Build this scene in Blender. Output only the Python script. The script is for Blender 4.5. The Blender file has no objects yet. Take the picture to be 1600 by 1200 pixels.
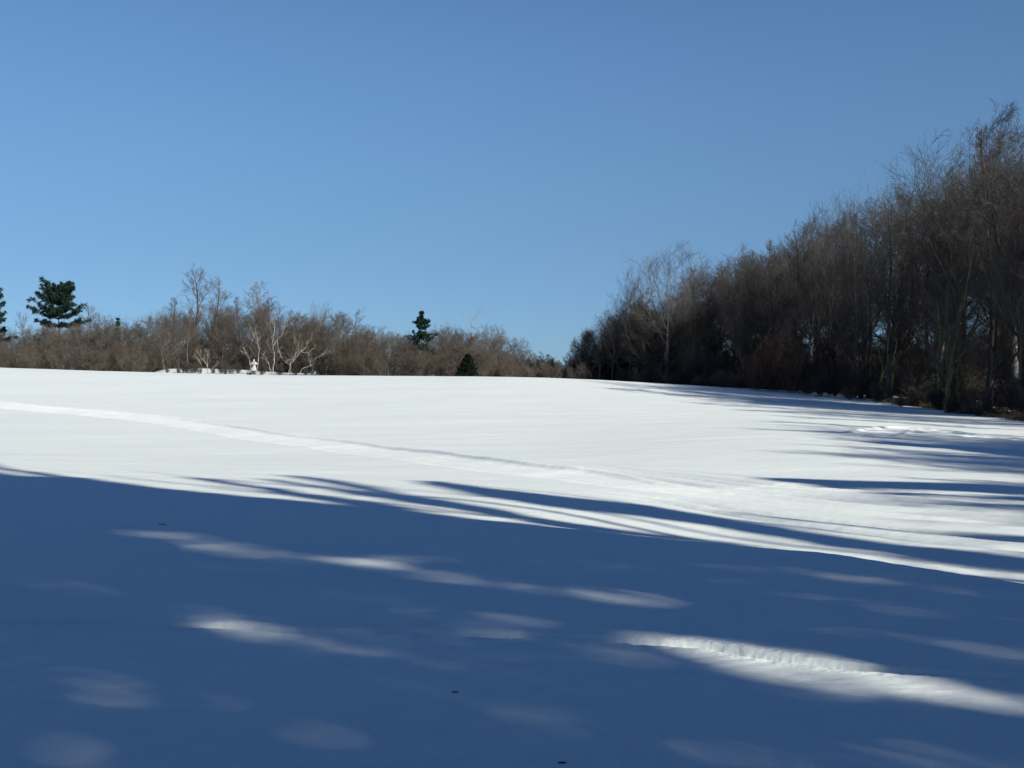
import bpy, math, random
import numpy as np

D = bpy.data
C = bpy.context.scene.collection
PI = math.pi
RNG = np.random.default_rng(11)

# ------------------------------------------------------------------ camera
FPX = 2000.0                       # focal length in pixels of the 1600 px wide photograph
cam_d = D.cameras.new("camera"); cam = D.objects.new("camera", cam_d); C.objects.link(cam)
cam_d.sensor_width = 36.0; cam_d.lens = FPX / 1600 * 36.0
cam_d.clip_start = 0.1; cam_d.clip_end = 6000
cam.location = (0, 0, 0); cam.rotation_euler = (PI / 2, 0, 0)
bpy.context.scene.camera = cam

# ------------------------------------------------------------------ sky, sun, exposure
SUN_EL = 28.0
SUN_AZ = 135.0                     # clockwise from +Y: behind the camera, to the right
w = D.worlds.new("World"); bpy.context.scene.world = w; w.use_nodes = True
nt = w.node_tree; bg = nt.nodes["Background"]
sky = nt.nodes.new("ShaderNodeTexSky"); sky.sky_type = 'NISHITA'; sky.sun_disc = False
sky.sun_elevation = math.radians(SUN_EL); sky.sun_rotation = math.radians(SUN_AZ)
sky.altitude = 300; sky.air_density = 1.0; sky.dust_density = 0.15; sky.ozone_density = 2.0
# cold clear winter air: the sky's own colour pulled towards blue, most of all near the horizon
tcw = nt.nodes.new("ShaderNodeTexCoord"); sxyz = nt.nodes.new("ShaderNodeSeparateXYZ"); rmp = nt.nodes.new("ShaderNodeValToRGB")
nt.links.new(tcw.outputs["Generated"], sxyz.inputs[0]); nt.links.new(sxyz.outputs[2], rmp.inputs[0])
rmp.color_ramp.interpolation = 'B_SPLINE'
_el = rmp.color_ramp.elements
_el[0].position = 0.0; _el[0].color = (.31, .54, 1.02, 1); _el[1].position = 1.0; _el[1].color = (.30, .50, .80, 1)
for p_, c_ in ((.03, (.33, .55, 1.0)), (.09, (.40, .56, .83)), (.15, (.50, .68, .88)), (.22, (.58, .77, .98)), (.30, (.62, .83, 1.03)), (.55, (.42, .62, .90))):
    q_ = _el.new(p_); q_.color = (*c_, 1)
mxw = nt.nodes.new("ShaderNodeMixRGB"); mxw.blend_type = 'MULTIPLY'; mxw.inputs[0].default_value = 1
nt.links.new(sky.outputs[0], mxw.inputs[1]); nt.links.new(rmp.outputs[0], mxw.inputs[2])
nt.links.new(mxw.outputs[0], bg.inputs[0]); bg.inputs[1].default_value = 0.075
e, a = math.radians(SUN_EL), math.radians(SUN_AZ)
TOSUN = np.array([math.sin(a) * math.cos(e), math.cos(a) * math.cos(e), math.sin(e)])
sun_d = D.lights.new("sun", 'SUN'); sun = D.objects.new("sun", sun_d); C.objects.link(sun)
sun_d.energy = 5.0; sun_d.angle = math.radians(0.55); sun_d.color = (1.0, 0.95, 0.82)
from mathutils import Vector
sun.rotation_euler = Vector(TOSUN).to_track_quat('Z', 'Y').to_euler()
vs = bpy.context.scene.view_settings
vs.view_transform = 'Standard'; vs.look = 'None'; vs.exposure = 0.37; vs.gamma = 1.0
bpy.context.scene.render.film_transparent = False
bpy.context.scene.cycles.max_bounces = 6
bpy.context.scene.cycles.diffuse_bounces = 3

# ------------------------------------------------------------------ small helpers
def tag(o, label=None, cat=None, group=None, kind=None):
    if label: o["label"] = label
    if cat: o["category"] = cat
    if group: o["group"] = group
    if kind: o["kind"] = kind
    return o

def mesh_from(name, V, F, mat, smooth=True, mats=None, midx=None):
    """V (n,3) array, F list of (m,k) int arrays"""
    me = D.meshes.new(name)
    me.vertices.add(len(V)); me.vertices.foreach_set("co", np.asarray(V, np.float32).ravel())
    Fs = [f for f in F if len(f)]
    loops = np.concatenate([f.ravel() for f in Fs]).astype(np.int32)
    sizes = np.concatenate([np.full(len(f), f.shape[1]) for f in Fs]).astype(np.int32)
    starts = np.concatenate([[0], np.cumsum(sizes)[:-1]]).astype(np.int32)
    me.loops.add(len(loops)); me.loops.foreach_set("vertex_index", loops)
    me.polygons.add(len(sizes)); me.polygons.foreach_set("loop_start", starts)
    me.polygons.foreach_set("loop_total", sizes)
    me.polygons.foreach_set("use_smooth", np.full(len(sizes), smooth))
    me.materials.append(mat)
    me.update(calc_edges=True)
    return me

def obj(name, me, parent=None):
    o = D.objects.new(name, me); C.objects.link(o)
    if parent: o.parent = parent
    return o

def empty(name, loc=(0, 0, 0), rz=0.0, sc=(1, 1, 1)):
    o = D.objects.new(name, None); C.objects.link(o)
    o.location = loc; o.rotation_euler = (0, 0, rz); o.scale = sc
    o.empty_display_size = 0.5
    return o

# ------------------------------------------------------------------ noise
_perm = np.random.default_rng(5).integers(0, 256, 4096)
def _h(ix, iy): return _perm[(_perm[ix & 4095] + iy) & 4095] / 255.0
def vnoise(x, y):
    ix = np.floor(x).astype(np.int64); iy = np.floor(y).astype(np.int64)
    fx = x - ix; fy = y - iy
    fx = fx * fx * fx * (fx * (fx * 6 - 15) + 10); fy = fy * fy * fy * (fy * (fy * 6 - 15) + 10)
    a0 = _h(ix, iy); b0 = _h(ix + 1, iy); c0 = _h(ix, iy + 1); d0 = _h(ix + 1, iy + 1)
    return (a0 + (b0 - a0) * fx) * (1 - fy) + (c0 + (d0 - c0) * fx) * fy - 0.5
def sstep(a_, b_, x):
    t = np.clip((x - a_) / (b_ - a_), 0, 1); return t * t * (3 - 2 * t)

# ------------------------------------------------------------------ terrain height
# height is worked out from columns of (distance, picture row), each column one bearing
_cols = {
    -0.40: [(14, -1.55), (20, -1.60), (25.5, -1.66), (30, -1.82), (45, -2.05), (60, -1.80), (80, -1.0), (100, 0.4), (120, 1.62), (150, 1.2), (200, -1.0), (300, -5), (600, -14), (2500, -60)],
    -0.20: [(14, -1.65), (20, -1.75), (24, -1.85), (30, -2.02), (45, -2.25), (60, -1.95), (80, -1.2), (100, -.10), (120, 0.90), (150, 0.6), (200, -1.5), (300, -5), (600, -14), (2500, -60)],
    0.00: [(14, -1.75), (18, -1.86), (23, -1.97), (30, -2.17), (45, -2.27), (60, -2.05), (80, -1.3), (100, -.26), (120, 0.72), (150, 0.2), (200, -2.0), (300, -5), (600, -14), (2500, -60)],
    0.20: [(13, -1.95), (16, -2.15), (20, -2.26), (31, -2.30), (48, -2.08), (62, -1.95), (77, -1.6), (100, -0.9), (120, -.48), (150, -1.4), (200, -3.0), (300, -6), (600, -14), (2500, -60)],
    0.40: [(11, -2.05), (16.5, -2.30), (21, -2.34), (26, -2.34), (42, -2.32), (60, -2.20), (75, -1.92), (100, -1.6), (120, -1.4), (150, -1.4), (200, -2.0), (300, -5), (600, -14), (2500, -60)],
    0.70: [(11, -2.2), (16.5, -2.4), (21, -2.4), (26, -2.4), (42, -2.3), (60, -2.0), (75, -1.6), (100, -1.2), (120, -1.0), (150, -1.0), (200, -2.0), (300, -5), (600, -14), (2500, -60)],
}
def _pchip(xk, yk, x):
    """monotone cubic through the knots"""
    h = np.diff(xk); dl = np.diff(yk) / h
    m = np.zeros(len(xk)); m[0] = dl[0]; m[-1] = dl[-1]
    for i in range(1, len(xk) - 1):
        m[i] = 0 if dl[i - 1] * dl[i] <= 0 else (h[i - 1] + h[i]) / (h[i] / dl[i - 1] + h[i - 1] / dl[i]) * 1.0
    x = np.clip(x, xk[0], xk[-1]); i = np.clip(np.searchsorted(xk, x) - 1, 0, len(xk) - 2)
    t = (x - xk[i]) / h[i]
    return ((1 + 2 * t) * (1 - t) ** 2 * yk[i] + t * (1 - t) ** 2 * h[i] * m[i]
            + t * t * (3 - 2 * t) * yk[i + 1] + t * t * (t - 1) * h[i] * m[i + 1])
_us = np.array(sorted(_cols)); _ct = [np.array(_cols[k], float) for k in _us]
_gd = np.exp(np.linspace(math.log(11), math.log(2500), 700))
_gz = np.stack([_pchip(np.log(c[:, 0]), c[:, 1], np.log(_gd)) for c in _ct])      # (cols, dist)
_fine_u = np.linspace(-0.4, 0.7, 56)
_fz = np.stack([_pchip(_us, _gz[:, j], _fine_u) for j in range(_gd.size)], 1)
# smooth the table a little along distance so that no crease shows
_k = np.exp(-0.5 * (np.arange(-14, 15) / 6.0) ** 2); _k /= _k.sum()
_fz = np.stack([np.convolve(np.pad(r, 14, mode='edge'), _k, mode='valid') for r in _fz])

def z_far(X, Y):
    dist = np.clip(Y, 11, 2500); u = np.clip(X / dist, -0.4, 0.7)
    fi = (u + 0.4) / 1.1 * 55; i = np.clip(fi.astype(int), 0, 54); fi = fi - i
    fj = (np.log(dist) - math.log(11)) / (math.log(2500) - math.log(11)) * 699
    j = np.clip(fj.astype(int), 0, 698); fj = fj - j
    z = ((_fz[i, j] * (1 - fj) + _fz[i, j + 1] * fj) * (1 - fi) + (_fz[i + 1, j] * (1 - fj) + _fz[i + 1, j + 1] * fj) * fi)
    # snowed-up bank among the trees behind the crest
    ub = X / np.maximum(Y, 1)
    z = z + np.exp(-((Y - 150) / 9.0) ** 2) * np.interp(ub, [-.29, -.272, -.25, -.21, -.18, -.145, -.125], [0, .98, 1.15, 1.05, .80, .72, 0])
    return z

S2 = math.sqrt(2)
_st = np.array([-6, 2.0, 4.3, 7.0, 10.4, 15.3, 22.6, 34.]); _ss = np.array([9.8, 9.95, 10.08, 10.6, 10.5, 10.25, 9.8, 9.6])
def crest_s(X, Y):
    return _pchip(_st, _ss, (Y - X) / S2)
def z_base(X, Y):
    """ground without the fine relief"""
    X = np.asarray(X, float); Y = np.asarray(Y, float)
    s = (X + Y) / S2
    far = z_far(X, Y)
    near = -1.60 + 0.0 * X
    q = np.clip((s - crest_s(X, Y) + .10) / 3.3, 0, 1); q = np.where(q < .06, q * q / .12, q - .03) / .97
    m = q * (2 - q)
    return near * (1 - m) + np.minimum(far, near - 0.0 * s) * m * (far < near) + far * m * (far >= near)

def px_ground(x, y, near=False):
    """where the sight line through picture point (x, y) meets the ground"""
    d = np.exp(np.linspace(math.log(3.0), math.log(150), 5000))
    X = (x - 800) / FPX * d; Z = (600 - y) / FPX * d
    zg = z_base(X, d) if not near else np.full_like(d, -1.6)
    hit = np.argmax(Z < zg)
    return X[hit], d[hit], float(zg[hit])

def px_of(X, Y, Z):
    return 800 + FPX * X / Y, 600 - FPX * Z / Y

def seg_coords(X, Y, pts):
    """signed distance across and distance along a ground polyline"""
    P = np.array(pts, float)
    best = np.full(X.shape, 1e9); al = np.zeros(X.shape); sg = np.zeros(X.shape); run = 0.0
    for a_, b_ in zip(P[:-1], P[1:]):
        dv = b_ - a_; L = np.hypot(*dv)
        t = ((X - a_[0]) * dv[0] + (Y - a_[1]) * dv[1]) / L ** 2
        tc = np.clip(t, 0, 1)
        dx = X - (a_[0] + tc * dv[0]); dy = Y - (a_[1] + tc * dv[1])
        dist = np.hypot(dx, dy)
        cr = (dv[0] * dy - dv[1] * dx) / L
        m = dist < best
        best = np.where(m, dist, best); al = np.where(m, run + tc * L, al); sg = np.where(m, np.sign(cr) * dist, sg)
        run += L
    return sg, al

def smooth_line(px, n=60, near=False, clampd=None):
    px = np.array(px, float); xs = np.linspace(px[0, 0], px[-1, 0], n)
    ys = _pchip(px[:, 0], px[:, 1], xs)
    return [px_ground(x, y, near)[:2] for x, y in zip(xs, ys)]

TRACK = smooth_line([(-60, 627), (0, 635), (150, 648.5), (300, 666), (400, 684.5), (520, 700), (620, 713), (800, 737), (900, 748), (1000, 762), (1150, 777), (1300, 793), (1450, 806), (1650, 822)], 50)
LOOP = [px_ground(x, y)[:2] for x, y in [(1362, 680), (1385, 672), (1420, 670), (1460, 674), (1500, 680), (1545, 684)]]
TRENCH = smooth_line([(-120, 963), (0, 967), (150, 969), (290, 973), (400, 979), (450, 985), (580, 986), (800, 993), (1000, 1003), (1100, 1012), (1250, 1035), (1400, 1049), (1600, 1059), (1750, 1064)], 50, near=True)

def z_full(X, Y):
    """ground height with tracks and relief, and how packed the snow is"""
    z = z_base(X, Y)
    r = np.hypot(X, Y)
    packed = np.zeros(z.shape)
    # soft relief: old drifts drawn out along the wind
    wx = X * .94 + Y * .34; wy = -X * .34 + Y * .94
    z = z + 0.055 * vnoise(wx * .10, wy * .22) + 0.028 * vnoise(wx * .35 + 7, wy * .9) * sstep(3, 9, r) + 0.007 * vnoise(wx * 1.3, wy * 4.2)
    fine = 1 - sstep(30, 60, r)
    z = z + fine * 0.005 * vnoise(wx * 6, wy * 14 + 3)
    # groomed sled track
    M = (np.abs(X) < 60) & (Y > 15) & (Y < 110)
    x, y = X[M], Y[M]
    sg, al = seg_coords(x, y, TRACK)
    wid = np.interp(x / y, [-.4, -.2, 0, .1, .3], [.8, .95, .9, .8, .7])
    q = sg / wid                                   # <0 far side, >0 near side (sign fixed below)
    q = q * TRSIGN
    late = sstep(.04, .17, x / y)                  # towards the right only ski grooves remain
    inside = sstep(-1.10 - .12 * late, -.94, q) * (1 - sstep(.94, 1.10 + .12 * late, q))
    tilt = inside * (0.01 + 0.10 * (q + 1) / 2)   # rises towards its far edge
    berm = 0.15 * (1 - .8 * late) * np.exp(-((q - 1.04) / (.12 + .14 * late)) ** 2)
    groove = 0.0
    for c_, d_ in ((-.62, .022), (-.3, .016), (.05, .02), (.38, .018), (.66, .024)):
        groove = groove - d_ * np.exp(-((q - c_ - .1 * vnoise(al * .15, c_ * 40 + 0 * al)) / (.055 + .07 * late)) ** 2)
    rough = inside * (0.006 * vnoise(x * 2.2, y * 2.2) + 0.005 * vnoise(x * 7, y * 7))
    dz = tilt * (1 - .75 * late) + berm * (1 - .5 * late) + groove * inside * (1 + 1.2 * late) + rough * (1 - .85 * late)
    # side grooves that splay out on the right
    for off, dep in ((-1.7, .05), (-2.6, .07), (1.3, .06), (2.0, .07), (2.9, .05), (3.6, .06)):
        o_ = off * (1 + .35 * sstep(.1, .4, x / y)) + .25 * vnoise(al * .08, off + 0 * al)
        dz = dz - 2.6 * dep * sstep(.04, .16, x / y) * np.exp(-((sg * TRSIGN - o_) / .17) ** 2)
    z[M] += dz; packed[M] = np.maximum(packed[M], inside * (1 - .75 * late) * (.85 + .5 * vnoise(x * 1.3, y * 1.3)))
    # turning loop with tread marks on the right
    sg, al = seg_coords(x, y, LOOP)
    inl = (1 - sstep(.75, 1.0, np.abs(sg)))
    z[M] += inl * (-.03 + .018 * np.sin(al * 6.5 + 2 * sg) + .02 * vnoise(x * 3, y * 3)) + .05 * np.exp(-((np.abs(sg) - 1.05) / .2) ** 2)
    packed[M] = np.maximum(packed[M], inl)
    # old ski trench across the shaded foreground
    M = (Y > 4) & (Y < 13) & (np.abs(X) < 9)
    x, y = X[M], Y[M]
    sg, al = seg_coords(x, y, TRENCH)
    sg = sg + .05 * vnoise(al * .8, 0 * al) + .03 * vnoise(al * 3.2, 3 + 0 * al)
    tr = np.exp(-(sg / .085) ** 8)
    lip = np.exp(-((np.abs(sg) - .14) / .05) ** 2)
    nz = .8 * vnoise(x * 6, y * 12) + .9 * vnoise(x * 17, y * 23) + 1.0 * vnoise(x * 38, y * 38)
    z[M] += -(.062 + .05 * vnoise(al * 1.7 + 5, 0 * al)) * tr + .003 * lip + (tr + .5 * lip) * .014 * nz
    packed[M] = np.maximum(packed[M], tr * .5)
    # a few dimples of fallen snow lumps under the wood
    return z, packed

_sg, _ = seg_coords(np.array([TRACK[25][0]]), np.array([TRACK[25][1] + 1.0]), TRACK)
TRSIGN = float(np.sign(_sg[0]))                    # q positive on the far side

def ground_z(x, y):
    return float(z_base(np.array([x], float), np.array([y], float))[0])

# ------------------------------------------------------------------ materials
def new_mat(name):
    m = D.materials.new(name); m.use_nodes = True
    return m, m.node_tree, m.node_tree.nodes["Principled BSDF"]

def snow_material():
    m, t, b = new_mat("snow")
    tc = t.nodes.new("ShaderNodeNewGeometry")
    at = t.nodes.new("ShaderNodeAttribute"); at.attribute_name = "packed"
    n1 = t.nodes.new("ShaderNodeTexNoise"); n1.inputs["Scale"].default_value = .35; n1.inputs["Detail"].default_value = 5
    mp = t.nodes.new("ShaderNodeMapping"); mp.inputs["Scale"].default_value = (.5, 1.6, 1); mp.inputs["Rotation"].default_value = (0, 0, .35)
    t.links.new(tc.outputs["Position"], mp.inputs[0]); t.links.new(mp.outputs[0], n1.inputs["Vector"])
    r1 = t.nodes.new("ShaderNodeValToRGB")
    r1.color_ramp.elements[0].position = .3; r1.color_ramp.elements[0].color = (.69, .735, .725, 1)
    r1.color_ramp.elements[1].position = .7; r1.color_ramp.elements[1].color = (.725, .77, .755, 1)
    t.links.new(n1.outputs[0], r1.inputs[0])
    mx = t.nodes.new("ShaderNodeMixRGB"); mx.inputs[2].default_value = (.86, .885, .85, 1)
    t.links.new(at.outputs["Fac"], mx.inputs[0]); t.links.new(r1.outputs[0], mx.inputs[1])
    t.links.new(mx.outputs[0], b.inputs["Base Color"])
    b.inputs["Roughness"].default_value = .75; b.inputs["Specular IOR Level"].default_value = .15
    n2 = t.nodes.new("ShaderNodeTexNoise"); n2.inputs["Scale"].default_value = 22; n2.inputs["Detail"].default_value = 6; n2.inputs["Roughness"].default_value = .7
    t.links.new(tc.outputs["Position"], n2.inputs["Vector"])
    bp = t.nodes.new("ShaderNodeBump"); bp.inputs["Strength"].default_value = .55; bp.inputs["Distance"].default_value = .012
    n3 = t.nodes.new("ShaderNodeTexNoise"); n3.inputs["Scale"].default_value = 3.5; n3.inputs["Detail"].default_value = 4
    t.links.new(mp.outputs[0], n3.inputs["Vector"])
    b2 = t.nodes.new("ShaderNodeBump"); b2.inputs["Strength"].default_value = .5; b2.inputs["Distance"].default_value = .03
    t.links.new(n3.outputs[0], b2.inputs["Height"]); t.links.new(b2.outputs[0], bp.inputs["Normal"])
    t.links.new(n2.outputs[0], bp.inputs["Height"]); t.links.new(bp.outputs[0], b.inputs["Normal"])
    return m

def bark_material(name, c1, c2, scale=3.0, vary=.25, rough=.9):
    m, t, b = new_mat(name)
    tc = t.nodes.new("ShaderNodeTexCoord"); oi = t.nodes.new("ShaderNodeObjectInfo")
    mp = t.nodes.new("ShaderNodeMapping"); mp.inputs["Scale"].default_value = (1, 1, .3)
    n = t.nodes.new("ShaderNodeTexNoise"); n.inputs["Scale"].default_value = scale; n.inputs["Detail"].default_value = 4
    t.links.new(tc.outputs["Object"], mp.inputs[0]); t.links.new(mp.outputs[0], n.inputs["Vector"])
    r = t.nodes.new("ShaderNodeValToRGB")
    r.color_ramp.elements[0].position = .35; r.color_ramp.elements[0].color = (*c1, 1)
    r.color_ramp.elements[1].position = .65; r.color_ramp.elements[1].color = (*c2, 1)
    t.links.new(n.outputs[0], r.inputs[0])
    hs = t.nodes.new("ShaderNodeHueSaturation")
    mr = t.nodes.new("ShaderNodeMapRange"); mr.inputs["To Min"].default_value = 1 - vary; mr.inputs["To Max"].default_value = 1 + vary
    t.links.new(oi.outputs["Random"], mr.inputs["Value"]); t.links.new(mr.outputs[0], hs.inputs["Value"])
    t.links.new(r.outputs[0], hs.inputs["Color"]); t.links.new(hs.outputs[0], b.inputs["Base Color"])
    b.inputs["Roughness"].default_value = rough; b.inputs["Specular IOR Level"].default_value = .15
    return m

M_SNOW = snow_material()
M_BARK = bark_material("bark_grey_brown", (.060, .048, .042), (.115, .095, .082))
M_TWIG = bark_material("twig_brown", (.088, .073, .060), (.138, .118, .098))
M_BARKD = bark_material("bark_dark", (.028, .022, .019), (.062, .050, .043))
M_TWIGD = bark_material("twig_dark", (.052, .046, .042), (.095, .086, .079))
M_PALE = bark_material("bark_pale", (.15, .135, .115), (.42, .39, .34), 5.0, .08)
M_GREYB = bark_material("bark_silver_grey", (.11, .105, .10), (.19, .18, .17), 2.0)
M_RED = bark_material("twig_russet", (.105, .060, .040), (.165, .10, .068))
M_MOSS = bark_material("bark_lichen", (.10, .09, .045), (.20, .17, .08), 2.0)
M_NEEDLE = bark_material("pine_needles", (.010, .026, .021), (.026, .055, .040), 1.2)
M_SPRUCE = bark_material("spruce_needles", (.005, .009, .006), (.011, .018, .011), 2.0)
M_STRAW = bark_material("dry_grass", (.16, .11, .06), (.30, .22, .12), 4.0)
M_STONE = bark_material("painted_stone", (.55, .55, .53), (.70, .70, .68), 6.0, .02)
M_LEAF = bark_material("dead_leaf", (.05, .035, .025), (.10, .07, .045), 9.0)

# ------------------------------------------------------------------ the snow field: one sheet to the horizon
def build_ground():
    th = np.concatenate([np.linspace(-PI, -.62, 150, endpoint=False), np.linspace(-.62, -.40, 60, endpoint=False),
                         np.linspace(-.40, .40, 780, endpoint=False), np.linspace(.40, .62, 60, endpoint=False),
                         np.linspace(.62, PI, 150)])      # bearing from +Y, clockwise
    r = np.concatenate([[0.02], np.exp(np.linspace(math.log(.6), math.log(4.5), 24, endpoint=False)),
                        np.exp(np.linspace(math.log(4.5), math.log(6.7), 90, endpoint=False)),
                        np.linspace(6.7, 9.1, 250, endpoint=False), np.exp(np.linspace(math.log(9.1), math.log(26), 290, endpoint=False)),
                        np.exp(np.linspace(math.log(26), math.log(130), 520, endpoint=False)),
                        np.exp(np.linspace(math.log(130), math.log(3000), 60))])
    T, R = np.meshgrid(th, r)
    X = (np.sin(T) * R); Y = (np.cos(T) * R)
    z, pk = z_full(X.copy(), Y.copy())
    nr, nth = X.shape
    V = np.stack([X, Y, z], -1).reshape(-1, 3)
    idx = np.arange(nr * nth).reshape(nr, nth)
    F = np.stack([idx[:-1, :-1], idx[1:, :-1], idx[1:, 1:], idx[:-1, 1:]], -1).reshape(-1, 4)[:, ::-1]
    me = mesh_from("snow_field", V, [F], M_SNOW)
    att = me.attributes.new("packed", 'FLOAT', 'POINT'); att.data.foreach_set("value", pk.ravel().astype(np.float32))
    o = obj("snow_field", me)
    tag(o, "rolling snow covered field crossed by a packed sled track", None, None, "structure")
build_ground()

# ------------------------------------------------------------------ branch maths
def norm(v): return v / np.maximum(np.linalg.norm(v, axis=-1, keepdims=True), 1e-9)

def tubes(P, R, sides):
    """P (N,k,3), R (N,k) -> vertices, quads"""
    N, k, _ = P.shape
    ax = norm(P[:, -1] - P[:, 0])
    ref = np.where(np.abs(ax[:, 2:3]) > .8, np.array([[1., 0, 0]]), np.array([[0, 0, 1.]]))
    u = norm(np.cross(ax, ref)); v = np.cross(ax, u)
    an = np.arange(sides) * 2 * PI / sides
    ring = u[:, None, :] * np.cos(an)[None, :, None] + v[:, None, :] * np.sin(an)[None, :, None]    # N,s,3
    V = P[:, :, None, :] + R[:, :, None, None] * ring[:, None, :, :]
    base = (np.arange(N) * k * sides)[:, None, None]
    i = np.arange(k - 1)[None, :, None] * sides; j = np.arange(sides)[None, None, :]; j2 = (j + 1) % sides
    F = np.stack([base + i + j, base + i + j2, base + i + sides + j2, base + i + sides + j], -1).reshape(-1, 4)
    return V.reshape(-1, 3), F

def join(parts):
    Vs, Fs, off = [], [], 0
    for V, F in parts:
        Vs.append(V); Fs.append(F + off); off += len(V)
    return np.concatenate(Vs), Fs

def sample_poly(P, R, t):
    k = P.shape[1]; f = np.clip(t, 0, .9999) * (k - 1); i = f.astype(int); fr = (f - i)
    n = np.arange(len(P))
    p = P[n, i] * (1 - fr)[:, None] + P[n, i + 1] * fr[:, None]
    r = R[n, i] * (1 - fr) + R[n, i + 1] * fr
    return p, r, norm(P[n, i + 1] - P[n, i])

def children(rng, P, R, L, n, t0, t1, ang, ratio, k, wig, up, rr=.6, tip=.25, rmin=.004, taper_t=.5):
    N = len(P); idx = np.repeat(np.arange(N), n)
    t = t0 + (t1 - t0) * (np.tile((np.arange(n) + .5) / n, N) + rng.uniform(-.5, .5, N * n) / n)
    p, r, tg = sample_poly(P[idx], R[idx], t)
    rnd = norm(rng.normal(size=(N * n, 3))); side = norm(rnd - tg * np.sum(rnd * tg, -1, keepdims=True))
    a_ = np.radians(ang) * rng.uniform(.7, 1.3, N * n)
    d = norm(tg * np.cos(a_)[:, None] + side * np.sin(a_)[:, None] + np.array([0, 0, up * .35]))
    Lc = L[idx] * ratio * (1 - taper_t * t) * rng.uniform(.65, 1.25, N * n)
    Pc = np.zeros((N * n, k, 3)); Pc[:, 0] = p
    for j in range(1, k):
        d = norm(d + rng.normal(size=d.shape) * wig + np.array([0, 0, up * .25]))
        Pc[:, j] = Pc[:, j - 1] + d * (Lc / (k - 1))[:, None]
    rb = np.maximum(r * rr * rng.uniform(.7, 1.1, N * n), rmin)
    Rc = rb[:, None] * np.linspace(1, tip, k)[None, :]; Rc = np.maximum(Rc, rmin * .5)
    return Pc, Rc, Lc

def trunk_poly(rng, H, r0, k=12, wig=.05, lean=.06):
    d = norm(np.array([rng.normal() * lean, rng.normal() * lean, 1.0])); p = np.array([0, 0, -.25]); P = [p]
    for j in range(k - 1):
        d = norm(d + rng.normal(size=3) * wig + np.array([0, 0, .12])); p = p + d * (H + .25) / (k - 1); P.append(p)
    P = np.array(P)[None]; t = np.linspace(0, 1, k)
    R = (r0 * (1 - t) ** .8 + .005 + r0 * .5 * np.exp(-t * 22))[None]
    return P, R

def inside_crown(P, H, zc, az, rad, seed):
    """soft lumpy dome that a crown fills"""
    x, y, z = P[:, 0], P[:, 1], P[:, 2]
    th = np.arctan2(y, x)
    lump = 1 + .30 * vnoise(th * 1.4 + seed, z * 5.0 / H + seed) + .16 * vnoise(th * 4 + seed, z * 14.0 / H)
    q = ((z - zc * H) / (az * H)) ** 2 + (x * x + y * y) / (rad * H) ** 2
    return q < lump ** 2

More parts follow.
